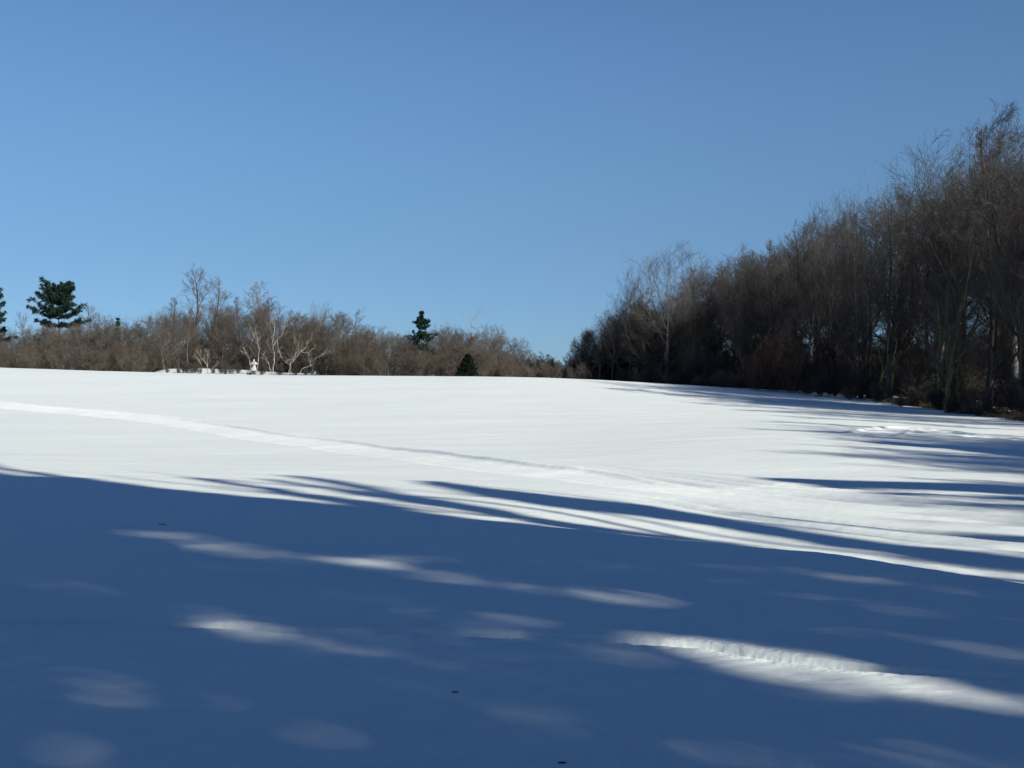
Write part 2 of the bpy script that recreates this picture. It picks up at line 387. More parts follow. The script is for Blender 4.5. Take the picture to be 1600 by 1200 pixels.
def tree_meshes(seed, H, style, bark, twig, dens=1.0):
    rng = np.random.default_rng(seed)
    r0 = H * .014
    env = None
    if style == 'tall':      # straight trunk, oval crown
        P, R = trunk_poly(rng, H * .90, r0, 14, .07)
        P1, R1, L1 = children(rng, P, R, np.array([H]), int(30 * dens), .17, .97, 48, .38, 8, .13, .30, .5, .2, .014, .50)
        n2, n3, n4, env, w2 = 8, 7, 6, (.58, .43, .24), .13
    elif style == 'broad':   # spreading hardwood
        P, R = trunk_poly(rng, H * .78, r0 * 1.25, 10, .08)
        P1, R1, L1 = children(rng, P, R, np.array([H]), int(22 * dens), .20, .99, 52, .58, 9, .14, .35, .6, .2, .016, .38)
        n2, n3, n4, env, w2 = 10, 8, 6, (.57, .44, .36), .14
    elif style == 'slender':
        P, R = trunk_poly(rng, H * .97, r0 * .8, 14, .05, .04)
        P1, R1, L1 = children(rng, P, R, np.array([H]), int(24 * dens), .38, .98, 42, .26, 6, .12, .35, .45, .2, .012, .5)
        n2, n3, n4, env, w2 = 7, 6, 5, (.68, .33, .15), .12
    elif style == 'fan':     # trunk forks into arching leaders
        P, R = trunk_poly(rng, H * .55, r0 * 1.1, 8, .05)
        P1, R1, L1 = children(rng, P, R, np.array([H]), int(13 * dens), .5, 1.0, 36, .54, 9, .12, .30, .62, .15, .016, .15)
        n2, n3, n4, env, w2 = 9, 7, 5, (.66, .35, .33), .12
    elif style == 'wisp':
        P, R = trunk_poly(rng, H * .97, r0 * .8, 14, .06, .04)
        P1, R1, L1 = children(rng, P, R, np.array([H]), int(20 * dens), .38, .99, 38, .27, 7, .11, .4, .5, .2, .014, .4)
        n2, n3, n4, env, w2 = 6, 5, 4, (.68, .33, .19), .11
    else:  # shrub, many stems from the ground
        n = int(16 * dens); az = rng.uniform(0, 2 * PI, n); d = norm(np.stack([np.cos(az) * .6, np.sin(az) * .6, rng.uniform(.6, 1.6, n)], -1))
        k = 8; P = np.zeros((n, k, 3)); P[:, 0] = np.stack([np.cos(az) * .25, np.sin(az) * .25, np.full(n, -.15)], -1)
        Ls = H * rng.uniform(.6, 1.05, n)
        for j in range(1, k):
            d = norm(d + rng.normal(size=d.shape) * .12 + np.array([0, 0, .08])); P[:, j] = P[:, j - 1] + d * (Ls / (k - 1))[:, None]
        R = H * .0075 * np.linspace(1, .2, k)[None, :] * rng.uniform(.6, 1.1, (n, 1))
        P1, R1, L1 = children(rng, P, R, Ls, 9, .06, .98, 44, .42, 6, .14, .25, .55, .2, .007, .4)
        n2, n3, n4, env, w2 = 7, 6, 5, (.42, .60, .50), .13
    sm = .5 if style == 'shrub' else 1.0
    for f_ in (.82, .8, .8, .8, .7):                 # limbs stay inside the crown
        out = ~inside_crown(P1[:, -1], H, env[0], env[1] * .97, env[2] * .97, seed)
        P1[out] = P1[out, :1] + (P1[out] - P1[out, :1]) * f_; L1 = np.where(out, L1 * f_, L1)
    P2, R2, L2 = children(rng, P1, R1, L1, n2, .10, 1., 42, .46, 6, w2, .22, .58, .25, .011 * sm, .30)
    k2 = inside_crown(P2[:, 3], H, *env, seed); P2, R2, L2 = P2[k2], R2[k2], L2[k2]
    P3, R3, L3 = children(rng, P2, R2, L2, n3, .08, 1., 40, .50, 4, w2, .15, .6, .3, .0085 * sm, .25)
    k3 = inside_crown(P3[:, -1], H, *env, seed); P3, R3, L3 = P3[k3], R3[k3], L3[k3]
    P4, R4, L4 = children(rng, P3, R3, L3, n4, .08, 1., 36, .62, 3, w2, .15, .65, .45, .0058 if style != 'wisp' else .0075, .2)
    k4 = inside_crown(P4[:, -1], H, *env, seed) | (rng.uniform(size=len(P4)) < .12); P4, R4 = P4[k4], R4[k4]
    tv = tubes(P, R, 8 if style != 'shrub' else 4)
    crown = [tubes(P1, R1, 5), tubes(P2, R2, 4), tubes(P3, R3, 3), tubes(P4, R4, 3)]
    V, F = join(crown)
    tm = mesh_from("trunk", tv[0], [tv[1]], bark); cm = mesh_from("crown", V, F, twig)
    return tm, cm, H

def plant(kind, parts, X, Y, h, label, cat, group=None, rng=RNG, wide=1.0, dz=0.0, names=("trunk", "crown"), rz=None):
    tm, cm, H = parts
    s = h / H
    t = empty(kind, (X, Y, ground_z(X, Y) + dz), rng.uniform(0, 2 * PI) if rz is None else rz, (s * wide, s * wide, s))
    tag(t, label, cat, group)
    if tm: obj(names[0], tm, t)
    obj(names[1], cm, t)
    return t

# ------------------------------------------------------------------ library of bare trees
print("building library")
LIB = {}
LIB['tall'] = [tree_meshes(100 + i, 17, 'tall', M_BARK, M_TWIG) for i in range(4)]
LIB['broad'] = [tree_meshes(200 + i, 15, 'broad', M_BARK, M_TWIG) for i in range(4)]
LIB['slender'] = [tree_meshes(300 + i, 16, 'slender', M_BARK, M_TWIG) for i in range(3)]
LIB['fan'] = [tree_meshes(600 + i, 15, 'fan', M_BARK, M_TWIG) for i in range(4)]
LIB['wisp'] = [tree_meshes(700 + i, 16, 'wisp', M_BARK, M_TWIG) for i in range(4)]
LIB['shrub'] = [tree_meshes(400 + i, 5, 'shrub', M_BARK, M_TWIG) for i in range(4)]
def recolour(parts, bark, twig):
    tm, cm, H = parts
    a_ = tm.copy(); a_.materials[0] = bark; b_ = cm.copy(); b_.materials[0] = twig
    return a_, b_, H
for k_ in ('tall', 'broad', 'slender', 'shrub', 'fan', 'wisp'):
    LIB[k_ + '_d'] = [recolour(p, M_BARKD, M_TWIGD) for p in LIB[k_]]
M_SILV = bark_material('bark_silvery', (.075, .07, .066), (.13, .122, .115), 2.0)
LIB['broad_g'] = [recolour(LIB['fan'][1], M_GREYB, M_SILV)]
LIB['tall_g'] = [recolour(LIB['wisp'][0], M_GREYB, M_TWIG)]
for k_ in ('tall', 'broad', 'fan'):
    LIB[k_ + '_l'] = [recolour(p, M_GREYB, M_TWIGD) for p in LIB[k_][:3]]
LIB['shrub_r'] = [recolour(p, M_RED, M_RED) for p in LIB['shrub'][:2]]
LIB['tall_m'] = [recolour(LIB['tall'][2], M_MOSS, M_TWIGD)]

# ------------------------------------------------------------------ the wood on the right
R_TOP = np.array([(860, 575), (890, 558), (905, 530), (925, 500), (945, 480), (965, 462), (985, 458), (1010, 455), (1050, 455), (1085, 405), (1100, 396), (1150, 384), (1200, 366), (1240, 340),
                  (1270, 320), (1300, 306), (1330, 300), (1360, 285), (1400, 278), (1440, 252), (1470, 222), (1510, 208), (1560, 192), (1585, 178), (1620, 160), (1700, 140), (1900, 100)], float)
R_DEP = np.array([(860, 160), (930, 152), (1000, 143), (1100, 130), (1200, 119), (1300, 108), (1400, 97), (1500, 87), (1600, 77), (1700, 69), (1850, 60)], float)
rng = np.random.default_rng(77)
BR_Z = [(1000, "low tangled brush under the silvery tree at the far end of the right wood", "brush at the far end of the right wood"),
        (1165, "low brush between the silvery tree and the russet bush, right wood", "brush left of the russet bush"),
        (1360, "dark brush between the russet bush and the lichen trunks, right wood", "brush right of the russet bush"),
        (1460, "dark brush around the pale lichen trunks at the right wood's foot", "brush around the lichen trunks"),
        (9999, "dark brush at the near end of the right wood, by the picture edge", "brush at the near end of the right wood")]
TR_Z = [(1000, "leafless tree at the right wood's thin far tip, left of the silvery tree", "bare trees left of the silvery tree"),
        (1165, "leafless tree in the level stretch of wood right of the silvery tree", "bare trees right of the silvery tree"),
        (1300, "leafless tree behind the russet bush where the right wood starts to climb", "bare trees behind the russet bush"),
        (1400, "leafless tree in the right wood's middle, under the second skyline peak", "bare trees under the second peak"),
        (1500, "leafless tree in the right wood, under the large forked crown", "bare trees under the forked crown"),
        (1540, "leafless tree in the right wood between the forked crown and the picture's edge", "bare trees right of the forked crown"),
        (9999, "leafless tree in the tall near end of the right wood, by the picture edge", "bare trees at the near end of the right wood")]
def pick(zs, x):
    if x > 1612 and zs[0][0] == 1000: return ("leafless growth standing past the picture's right edge, continuing the right wood", "wood past the right edge")
    return next((l_, g_) for m_, l_, g_ in zs if x < m_)
zone_far = ("leafless tree at the far thin end of the right wood", "bare trees at the far end of the right wood")
zone_mid = ("leafless tree massed in the middle of the right wood, above the grey snow shadow", "bare trees in the middle of the right wood")
zone_near = ("leafless tree in the tall near end of the right wood at the picture edge", "bare trees at the near end of the right wood")
def zone(x): return pick(TR_Z, x)
n_right = 0
for row, (back, hs) in enumerate([(0, .72), (3, .90), (6.5, .97), (10, .97), (14, .97), (19, .95), (25, .93)]):
    x = 900.0 + 6 * row
    while x < 1900:
        d0 = np.interp(x, R_DEP[:, 0], R_DEP[:, 1])
        u = (x - 800) / FPX
        d = d0 + back * .75 + rng.uniform(-1.5, 1.5); X = u * d0 + back * .85 + rng.uniform(-.8, .8)
        xe = 800 + FPX * X / d
        step = (3.4 + .5 * row ** .5) * FPX / d0 * rng.uniform(.7, 1.25)
        x += step
        if xe > 1900 or xe < 900: continue
        top = np.interp(xe - 3200 / d, R_TOP[:, 0], R_TOP[:, 1]) + 2
        h = ((600 - top) / FPX * d - ground_z(X, d)) * hs * rng.uniform(.93, 1.08)
        if row == 0: h *= rng.uniform(.7, 1)
        if h < 2.5: continue
        h = min(h, 24)
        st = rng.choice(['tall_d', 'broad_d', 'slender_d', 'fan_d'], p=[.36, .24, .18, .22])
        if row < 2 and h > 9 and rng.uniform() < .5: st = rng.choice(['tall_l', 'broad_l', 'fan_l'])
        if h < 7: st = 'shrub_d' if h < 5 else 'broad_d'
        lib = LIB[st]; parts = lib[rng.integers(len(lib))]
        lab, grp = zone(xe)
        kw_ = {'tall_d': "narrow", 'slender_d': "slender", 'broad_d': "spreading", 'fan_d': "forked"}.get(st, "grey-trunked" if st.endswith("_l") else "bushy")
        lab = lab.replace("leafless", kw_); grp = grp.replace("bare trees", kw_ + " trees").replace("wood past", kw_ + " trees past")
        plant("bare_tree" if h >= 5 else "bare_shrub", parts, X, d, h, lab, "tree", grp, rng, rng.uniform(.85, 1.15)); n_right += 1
for i_ in range(20):
    xe = 906 + 8.6 * i_ + rng.uniform(-4, 4); d = 141 + rng.uniform(-4, 9)
    yt = np.interp(xe, R_TOP[:, 0], R_TOP[:, 1]) + rng.uniform(4, 40); X = (xe - 800) / FPX * d
    h = (600 - yt) / FPX * d - ground_z(X, d); st = 'shrub_d' if h < 5.5 else ('broad_d' if i_ % 3 else 'fan_d')
    lab = ("dense rounded bush at the open left tip of the right wood, beside the sky gap", "dense growth at the right wood's left tip") if st == 'shrub_d' else \
          ("full rounded tree in the thicket around the silvery tree's foot", "full trees around the silvery tree")
    plant("bare_shrub" if st == 'shrub_d' else "bare_tree", LIB[st][i_ % len(LIB[st])], X, d, h, lab[0], "shrub" if st == 'shrub_d' else "tree", lab[1], rng, 1.25)
# undergrowth along the edge and between the trunks
for row, back in enumerate([-3.2, -1.0, 1.5, 4, 8, 13, 19, 24, 27]):
    x = 905.0
    while x < 1690:
        d0 = np.interp(x, R_DEP[:, 0], R_DEP[:, 1]); u = (x - 800) / FPX
        d = d0 + back * .75 + rng.uniform(-1, 1); X = u * d0 + back * .85 + rng.uniform(-1, 1)
        x += (1.7 if row < 2 else 3.0) * FPX / d0 * rng.uniform(.7, 1.3)
        xe = 800 + FPX * X / d
        if xe > 1680 or xe < 900: continue
        top = np.interp(xe, R_TOP[:, 0], R_TOP[:, 1])
        hmax = (600 - top) / FPX * d - ground_z(X, d)
        h = min(rng.uniform(2.2, 4.6) * (1.3 if xe < 1300 or row > 3 else 1.0) * (1.3 if row > 4 else 1) * (1.25 if row > 6 else 1) * (.35 if row == 0 else .7 if row == 1 else 1.0), hmax * .8)
        if h < .8 or (row < 3 and 1165 < xe < 1250): continue
        lib = LIB['shrub_d']; lab, grp = pick(BR_Z, xe)
        plant("bare_shrub", lib[rng.integers(len(lib))], X, d, h, lab, "shrub", grp, rng, rng.uniform(.9, 1.4)); n_right += 1
print("right", n_right)

def at(xpx, d):                       # world X of a picture column at distance d
    return (xpx - 800) / FPX * d
def h_for(xpx, ytop, d):
    X = at(xpx, d); return (600 - ytop) / FPX * d - ground_z(X, d)
# trees of the right wood that stand out
for (xp, yt, d, lib, k_, lab, wd) in [
    (1040, 378, 137, 'broad_g', 0, "silvery grey broad-crowned bare tree above the brush at the right wood's far end", 1.2),
    (985, 415, 141, 'fan_d', 2, "dark bare tree leaning out just left of the silvery crown", .8),
    (1298, 303, 112, 'fan_d', 0, "slim bare tree with a small rounded top poking above the middle of the right wood", .55),
    (1358, 266, 104, 'fan_d', 3, "tall upswept bare tree, second peak along the right wood's skyline", .75),
    (1235, 345, 120, 'wisp_d', 1, "thin spiky bare tree where the right wood's skyline starts to climb", 1.0),
    (1492, 204, 90, 'fan_d', 2, "large dark spreading bare tree with a forked crown near the right edge", 1.0),
    (1545, 193, 86, 'wisp_d', 3, "dark bare tree between the forked crown and the tallest edge tree", .9),
    (1605, 145, 79, 'tall_d', 2, "tallest dark bare tree, cut off by the right edge of the picture", .95),
    (1480, 330, 80, 'tall_m', 0, "lichen covered tree standing forward in the opening of the right wood", .9)]:
    plant("bare_tree", LIB[lib][k_], at(xp, d), d, h_for(xp, yt, d), lab, "tree", None, rng, wd)
for (xp, yt, d, lab) in [(1205, 512, 111.5, "russet twigged shrub, reddest bush in front of the right wood"), (1180, 545, 112, "lower russet shrub at the left foot of the reddest bush"),
                         (1236, 535, 109, "russet shrub at the right foot of the reddest bush")]:
    plant("russet_shrub", LIB['shrub_r'][0 if xp != 1236 else 1], at(xp, d), d, h_for(xp, yt, d), lab, "shrub", None, rng, .9)

# ------------------------------------------------------------------ the far wood on the left
L_TOP = np.array([(-60, 500), (0, 508), (30, 512), (60, 508), (110, 500), (150, 492), (180, 500), (230, 492), (262, 478), (300, 470), (345, 472), (380, 474), (420, 470), (450, 488), (500, 490), (550, 488), (600, 503),
                  (640, 512), (680, 508), (720, 500), (760, 505), (785, 516), (800, 532), (820, 546), (845, 549), (870, 553), (888, 565), (900, 588)], float)
rng = np.random.default_rng(99)
n_left = 0
for row, (d0, hs, stp) in enumerate([(137, .62, 3.4), (142, .80, 3.4), (148, .93, 3.4), (151, .5, 3.4), (158, .6, 3.6), (154, 1.0, 3.4), (161, 1.03, 3.4), (169, 1.06, 3.4)]):
    x = -60.0 + row * 9
    while x < 895:
        d = d0 + rng.uniform(-3, 3); X = at(x, d)
        top = np.interp(x, L_TOP[:, 0], L_TOP[:, 1]); xe = x
        x += stp * FPX / d0 * rng.uniform(.7, 1.3)
        h = ((600 - top) / FPX * d - ground_z(X, d)) * hs * rng.uniform(.82, 1.03)
        if row < 2 and 246 < xe < 505: continue
        if h < 1.2: continue
        if row in (0, 3, 4) or (row == 1 and rng.uniform() < .5): st = 'shrub'
        else: st = rng.choice(['tall', 'broad', 'wisp', 'fan', 'shrub'], p=[.30, .30, .15, .20, .05])
        if h < 4.5: st = 'shrub'
        lib = LIB[st]; parts = lib[rng.integers(len(lib))]
        zl = pick([(140, "leafless tree in the brown far wood around the two dark pines", "far wood around the pines"), (260, "leafless tree in the brown far wood right of the wide pine", "far wood right of the wide pine"),
                   (400, "leafless tree in the brown far wood below the tallest skyline tree", "far wood below the tallest skyline tree"), (530, "leafless tree in the brown far wood behind the white barked trees", "far wood behind the white barked trees"),
                   (640, "leafless tree in the far wood just left of the narrow conifer", "far wood left of the narrow conifer"), (9999, "leafless tree in the far wood between the narrow conifer and the open sky", "far wood right of the narrow conifer")], xe)
        sl = pick([(140, "brown bush at the snow crest below the two dark pines", "crest bushes below the pines"), (246, "brown bush at the snow crest right of the wide pine", "crest bushes right of the wide pine"),
                   (520, "brown bush in the wood behind the snowy bank and white barked trees", "bushes behind the snowy bank"), (690, "brown bush at the snow crest below the narrow conifer", "crest bushes below the narrow conifer"),
                   (790, "brown bush at the snow crest around the small black spruce", "crest bushes around the spruce"), (9999, "brown bush at the far wood's low right end beside the open sky", "bushes at the far wood's low end")], xe)
        a_, b_ = sl if st == 'shrub' else zl
        kw_ = {'tall': "narrow", 'wisp': "wispy", 'broad': "spreading", 'fan': "forked"}.get(st)
        if kw_: a_ = a_.replace("leafless", kw_); b_ = b_ + ", " + kw_ + " ones"
        plant("bare_shrub" if st == 'shrub' else "bare_tree", parts, X, d, h, a_, "shrub" if st == 'shrub' else "tree", b_, rng, rng.uniform(1.1, 1.5)); n_left += 1
print("left", n_left)
for (xp, yt, d, lib, k_, lab, wd) in [
    (297, 412, 160, 'wisp', 1, "tallest bare tree on the left skyline with a narrow forked crown", 1.5),
    (328, 428, 162, 'wisp', 2, "thin bare tree just right of the tallest one on the left skyline", 1.4),
    (272, 462, 165, 'wisp', 3, "short thin bare tree just left of the tallest one on the left skyline", 1.4),
    (411, 434, 160, 'tall_g', 0, "grey bare tree rising above the white barked trees on the skyline", 1.35),
    (438, 468, 162, 'wisp', 2, "wispy bare tree right of the grey skyline tree", 1.1),
    (372, 462, 166, 'wisp', 3, "group of thin upright stems between the two skyline peaks", 1.1),
    (497, 463, 165, 'fan', 3, "small rounded bare crown standing alone on the left skyline", .62),
    (152, 470, 165, 'wisp', 1, "thin bare tree right of the wide pine", 1.2),
    (556, 478, 163, 'wisp', 0, "faint bare tree top halfway between the lone round crown and the dark conifer", 1.1),
    (40, 486, 168, 'wisp', 2, "thin bare tree between the two pines on the left", 1.1)]:
    plant("bare_tree", LIB[lib][k_], at(xp, d), d, h_for(xp, yt, d), lab, "tree", None, rng, wd)

for (xp, yt, d, k_, lab) in [(72, 500, 148, 0, "spreading brown tree covering the left side of the wide pine's trunk"), (106, 502, 147, 2, "spreading brown tree covering the right side of the wide pine's trunk"),
                             (90, 512, 145, 3, "low brown tree right in front of the wide pine's trunk"), (662, 548, 147, 1, "brown tree hiding the foot of the narrow ragged conifer")]:
    plant("bare_tree", LIB['broad'][k_], at(xp, d), d, h_for(xp, yt, d), lab, "tree", None, rng, 1.3)

# ------------------------------------------------------------------ crooked white barked trees
def crooked(name, limbs, d, label, mat=M_PALE, rbase=.13, seed=3, group=None, cat="tree"):
    """limbs: picture polylines; first is the trunk. Real depth is given to every limb by a sideways swing."""
    g = np.random.default_rng(seed)
    bx = at(limbs[0][0][0], d); bz = ground_z(bx, d)
    t = empty(name, (bx, d, bz)); tag(t, label, cat, group)
    parts = []; tw = []
    for li, pl in enumerate(limbs):
        P = []; dy = 0.0 if li == 0 else None
        sw = g.uniform(-.5, .5)
        for j, (x, y) in enumerate(pl):
            dd = sw * j * .35
            P.append((at(x, d) - bx, dd if li else dd * .5, (600 - y) / FPX * d - bz))
        P = np.array(P)
        if li == 0: P[0, 2] = -.15
        # finer, slightly wandering line
        k = 5 * (len(P) - 1) + 1; tt = np.linspace(0, len(P) - 1, k); i = np.minimum(tt.astype(int), len(P) - 2); f = (tt - i)[:, None]
        Q = P[i] * (1 - f) + P[i + 1] * f; Q[1:-1] += g.normal(size=(k - 2, 3)) * .035
        r = rbase * (1.0 if li == 0 else .7) * np.linspace(1, .28, k)
        v = tubes(Q[None], r[None], 6); (parts if li else tw).append(v)
        L = np.array([np.linalg.norm(np.diff(Q, axis=0), axis=1).sum()])
        c1 = children(g, Q[None], r[None], L, 6, .3, .98, 40, .30, 5, .12, .4, .35, .3, .010, .3)
        c2 = children(g, c1[0], c1[1], c1[2], 8, .15, .98, 40, .6, 3, .12, .3, .5, .3, .006, .3)
        parts += [tubes(c1[0], c1[1], 4), tubes(c2[0], c2[1], 3)]
    V, F = join(tw); obj("trunk", mesh_from("trunk", V, F, mat), t)
    V, F = join(parts); obj("limbs", mesh_from("limbs", V, F, mat), t)
    return t
crooked("white_barked_tree", [[(425, 584), (428, 565), (429, 552), (425, 540), (427, 520), (429, 505), (425, 497)], [(427, 541), (432, 531), (440, 525), (446, 514), (455, 507)],
                              [(433, 531), (435, 545), (440, 551)], [(435, 545), (438, 556), (441, 562)], [(424, 582), (419, 567), (412, 553)]], 137,
        "tallest of the crooked white barked trees, rising to the wood's top", seed=5, rbase=.052)
crooked("white_barked_tree", [[(448, 584), (454, 568), (463, 558), (470, 549), (466, 541), (468, 532)], [(452, 569), (447, 567), (450, 560)], [(470, 550), (479, 541), (487, 527)], [(456, 563), (462, 552), (470, 547)],
                              [(470, 550), (480, 552), (492, 544)]], 136, "forked white barked tree with limbs spreading right", seed=6, rbase=.048)
crooked("white_barked_tree", [[(464, 585), (472, 576), (480, 573), (485, 571), (488, 563), (494, 559), (505, 552), (513, 543)], [(485, 571), (484, 565), (488, 560)]], 136, "low leaning white barked stem farthest right of the pale ones", seed=7, rbase=.042)
crooked("pale_tree", [[(326, 585), (323, 570), (316, 560), (306, 545)], [(325, 580), (324, 562), (324, 545)], [(318, 577), (312, 566), (305, 556)], [(330, 580), (338, 570), (342, 566)]], 137,
        "pale multi-stemmed tree spreading in a fan left of the white garden ornament", seed=8, rbase=.038)
crooked("pale_tree", [[(401, 560), (405, 545), (399, 530), (394, 518)], [(404, 545), (403, 532), (404, 520)]], 141, "short pale branch stub above and right of the ornament", seed=9, rbase=.05)
crooked("pale_tree", [[(393, 575), (390, 562), (384, 552), (380, 543)]], 139, "thin pale curved stem leaning over the ornament", seed=10, rbase=.05)
crooked("dark_stump", [[(486, 586), (488, 576), (489, 568), (490, 562)]], 134, "short dark dead stump under the leaning white stem", M_BARKD, .12, 11, None, "stump")
crooked("pale_tree", [[(606, 586), (606, 560), (607, 540), (605, 528)], [(606, 570), (598, 560), (594, 553)]], 150, "pale thin trunk in the brown wood left of the dark conifer", seed=12, rbase=.07, mat=M_GREYB)
crooked("pale_tree", [[(735, 520), (737, 505), (739, 496)]], 166, "bright thin stem on the skyline right of the dark conifer", seed=13, rbase=.05)
crooked("pale_tree", [[(128, 584), (128, 560), (124, 540), (118, 520)], [(127, 565), (134, 548), (138, 538)]], 145, "greyish thin trunk under the wide pine", seed=14, rbase=.07, mat=M_GREYB)
crooked("lichen_trunk", [[(1376, 625), (1376, 600), (1380, 570), (1372, 540)], [(1377, 590), (1384, 575), (1390, 556)]], 97, "pale green lichen trunk at the foot of the right wood", seed=15, rbase=.13, mat=M_MOSS)
crooked("lichen_trunk", [[(1392, 625), (1393, 600), (1396, 570), (1402, 530)]], 97, "second lichen trunk at the foot of the right wood, leaning right", seed=16, rbase=.14, mat=M_MOSS)
crooked("lichen_trunk", [[(1500, 632), (1498, 600), (1502, 560), (1496, 520), (1500, 480)], [(1499, 590), (1488, 570), (1484, 548)]], 84, "straight lichen trunk inside the opening of the right wood", seed=17, rbase=.14, mat=M_MOSS)
crooked("lichen_trunk", [[(1468, 630), (1470, 600), (1464, 560), (1470, 520), (1462, 470)], [(1469, 580), (1476, 560), (1478, 540)]], 85, "crooked lichen trunk at the left side of the wood's opening", seed=18, rbase=.15, mat=M_MOSS)

# ------------------------------------------------------------------ conifers
def needle_tufts(g, pts, dirs, n, ln, wd, spread=.8, keep=None):
    """n flat needle sprays per point, each a slim triangle pair"""
    N = len(pts); idx = np.repeat(np.arange(N), n)
    d = norm(dirs[idx] + g.normal(size=(N * n, 3)) * spread)
    side = norm(np.cross(d, g.normal(size=(N * n, 3))))
    l = (ln * g.uniform(.6, 1.2, N * n))[:, None]; w_ = (wd * g.uniform(.6, 1.2, N * n))[:, None]
    p = pts[idx] + g.normal(size=(N * n, 3)) * ln * .15
    if keep is not None:
        u_ = g.uniform(size=len(p)); k_ok = keep(p, u_) & keep(p + d * l * .5, u_) & keep(p + d * l, u_)
        p, d, side, l, w_ = p[k_ok], d[k_ok], side[k_ok], l[k_ok], w_[k_ok]; N = len(p); n = 1
    V = np.stack([p, p + d * l * .45 + side * w_ * .5, p + d * l, p + d * l * .45 - side * w_ * .5], 1).reshape(-1, 3)
    F = np.arange(N * n * 4).reshape(-1, 4)
    return V, F

def conifer(name, X, Y, H, crown_base, prof, label, seed, mat, whorls, per, up0, up1, tuft=(.34, .09, 5), keep=None, r0=None, group=None, inner=.25, cat="tree", dens=22, subr=.36, flat=1.0, bark=M_BARKD):
    """prof(t) = branch length at relative crown height t; up0/up1 upward slope low/high in the crown"""
    g = np.random.default_rng(seed); bz = ground_z(X, Y)
    t = empty(name, (X, Y, bz)); tag(t, label, cat, group)
    P, R = trunk_poly(g, H, r0 or H * .012, 14, .015, .01)
    tv = tubes(P, R, 8); obj("trunk", mesh_from("trunk", tv[0], [tv[1]], bark), t)
    hs = np.clip((np.arange(whorls) + .5 + g.normal(size=whorls) * .18) / whorls, 0, .985); BP = []; BR = []
    for th in hs:
        zc = crown_base + (H - crown_base) * th
        p0 = sample_poly(P, R, np.array([(zc + .25) / (H + .25)]))[0][0]
        a0 = g.uniform(0, 2 * PI)
        for q in range(per):
            az = a0 + q * 2 * PI / per + g.normal() * .35; L = prof(th) * g.uniform(.6, 1.12)
            sl = up0 + (up1 - up0) * th + g.normal() * .08
            tt = np.linspace(0, 1, 7)
            rad = tt * L; zz = sl * rad + .22 * L * tt ** 2.2 * (.6 + .8 * g.uniform())
            az2 = az + .12 * g.normal() * tt
            BP.append(np.stack([p0[0] + np.cos(az2) * rad, p0[1] + np.sin(az2) * rad, p0[2] + zz + g.normal(size=7) * .02], -1))
            BR.append(.035 * L / 3 * np.linspace(1, .25, 7) + .006)
    BP = np.array(BP); BR = np.array(BR); Lb = np.linalg.norm(BP[:, -1] - BP[:, 0], axis=1)
    sub = children(g, BP, BR, Lb, 7, .2, .98, 48, subr, 4, .08, .18, .5, .3, .006, .3)
    sub[0][:, 1:, 2] = sub[0][:, :1, 2] + flat * (sub[0][:, 1:, 2] - sub[0][:, :1, 2])
    pts = []; dirs = []
    nb = len(BP)
    for (PP, RR, nn, lo) in ((BP, BR, int(dens * .6), inner), (sub[0], sub[1], max(3, int(dens * .32)), .15)):
        idx = np.repeat(np.arange(len(PP)), nn); tt = g.uniform(lo, 1, len(idx)); p, r, tg = sample_poly(PP[idx], RR[idx], tt)
        pts.append(p); dirs.append(norm(tg + np.array([0, 0, .35])))
    pts = np.concatenate(pts); dirs = np.concatenate(dirs)
    if keep is not None:
        um = np.full(len(BP), .5); kb = keep(BP[:, 3] + np.array([X, Y, bz]), um) & keep(BP[:, 5] + np.array([X, Y, bz]), um); BP = BP[kb]; BR = BR[kb]
        um = np.full(len(sub[0]), .5); ks = keep(sub[0][:, 2] + np.array([X, Y, bz]), um) & keep(sub[0][:, 0] + np.array([X, Y, bz]), um); sub = (sub[0][ks], sub[1][ks])
    if len(BP):
        V, F = join([tubes(BP, BR, 4), tubes(sub[0], sub[1], 3)]); obj("branches", mesh_from("branches", V, F, bark), t)
    if len(pts):
        nv = needle_tufts(g, pts, dirs, tuft[2], tuft[0], tuft[1], keep=(lambda q, u: keep(q + np.array([X, Y, bz]), u)) if keep is not None else None); obj("needles", mesh_from("needles", nv[0], [nv[1]], mat, False), t)
    return t

def pine_prof(L): return lambda t: L * (1 - .72 * t ** 1.5) * (.75 + .25 * math.sin(t * 23))
d = 152; X = at(91, d)
conifer("pine_tree", X, d, h_for(91, 452, d), h_for(91, 516, d), lambda t: 3.6 * (1 - .74 * t ** 2.0), "wide dark green pine with tiered upswept branches above the brown wood", 31, M_NEEDLE, 6, 9, -.02, .9, (.34, .065, 9), dens=26, inner=.25, flat=.2, subr=.22)
d = 158; X = at(-14, d)
conifer("pine_tree", X, d, h_for(-14, 452, d), h_for(-14, 536, d), lambda t: 2.9 * (1 - .75 * t), "dark pine half cut off by the left edge of the picture", 32, M_NEEDLE, 8, 7, .0, .95, (.34, .065, 8), dens=24, inner=.28, flat=.2, subr=.2)
d = 150; X = at(657, d)
conifer("pine_tree", X, d, h_for(657, 487, d), h_for(657, 560, d), lambda t: (2.5 * (1 - t) + .12) * (.75 + .5 * math.sin(t * 19 + 1)), "narrow ragged dark conifer standing above the brush in the middle distance", 33, M_NEEDLE, 14, 5, .1, .6, (.24, .05, 8), dens=20, subr=.22)
d = 131; X = at(730, d)
conifer("spruce_tree", X, d, h_for(730, 554, d), .1, lambda t: 1.3 * (1 - t) + .04, "small nearly black spruce at the snow crest in front of the brush", 34, M_SPRUCE, 15, 8, .0, .3, (.16, .04, 8), dens=18, subr=.2)
d = 165
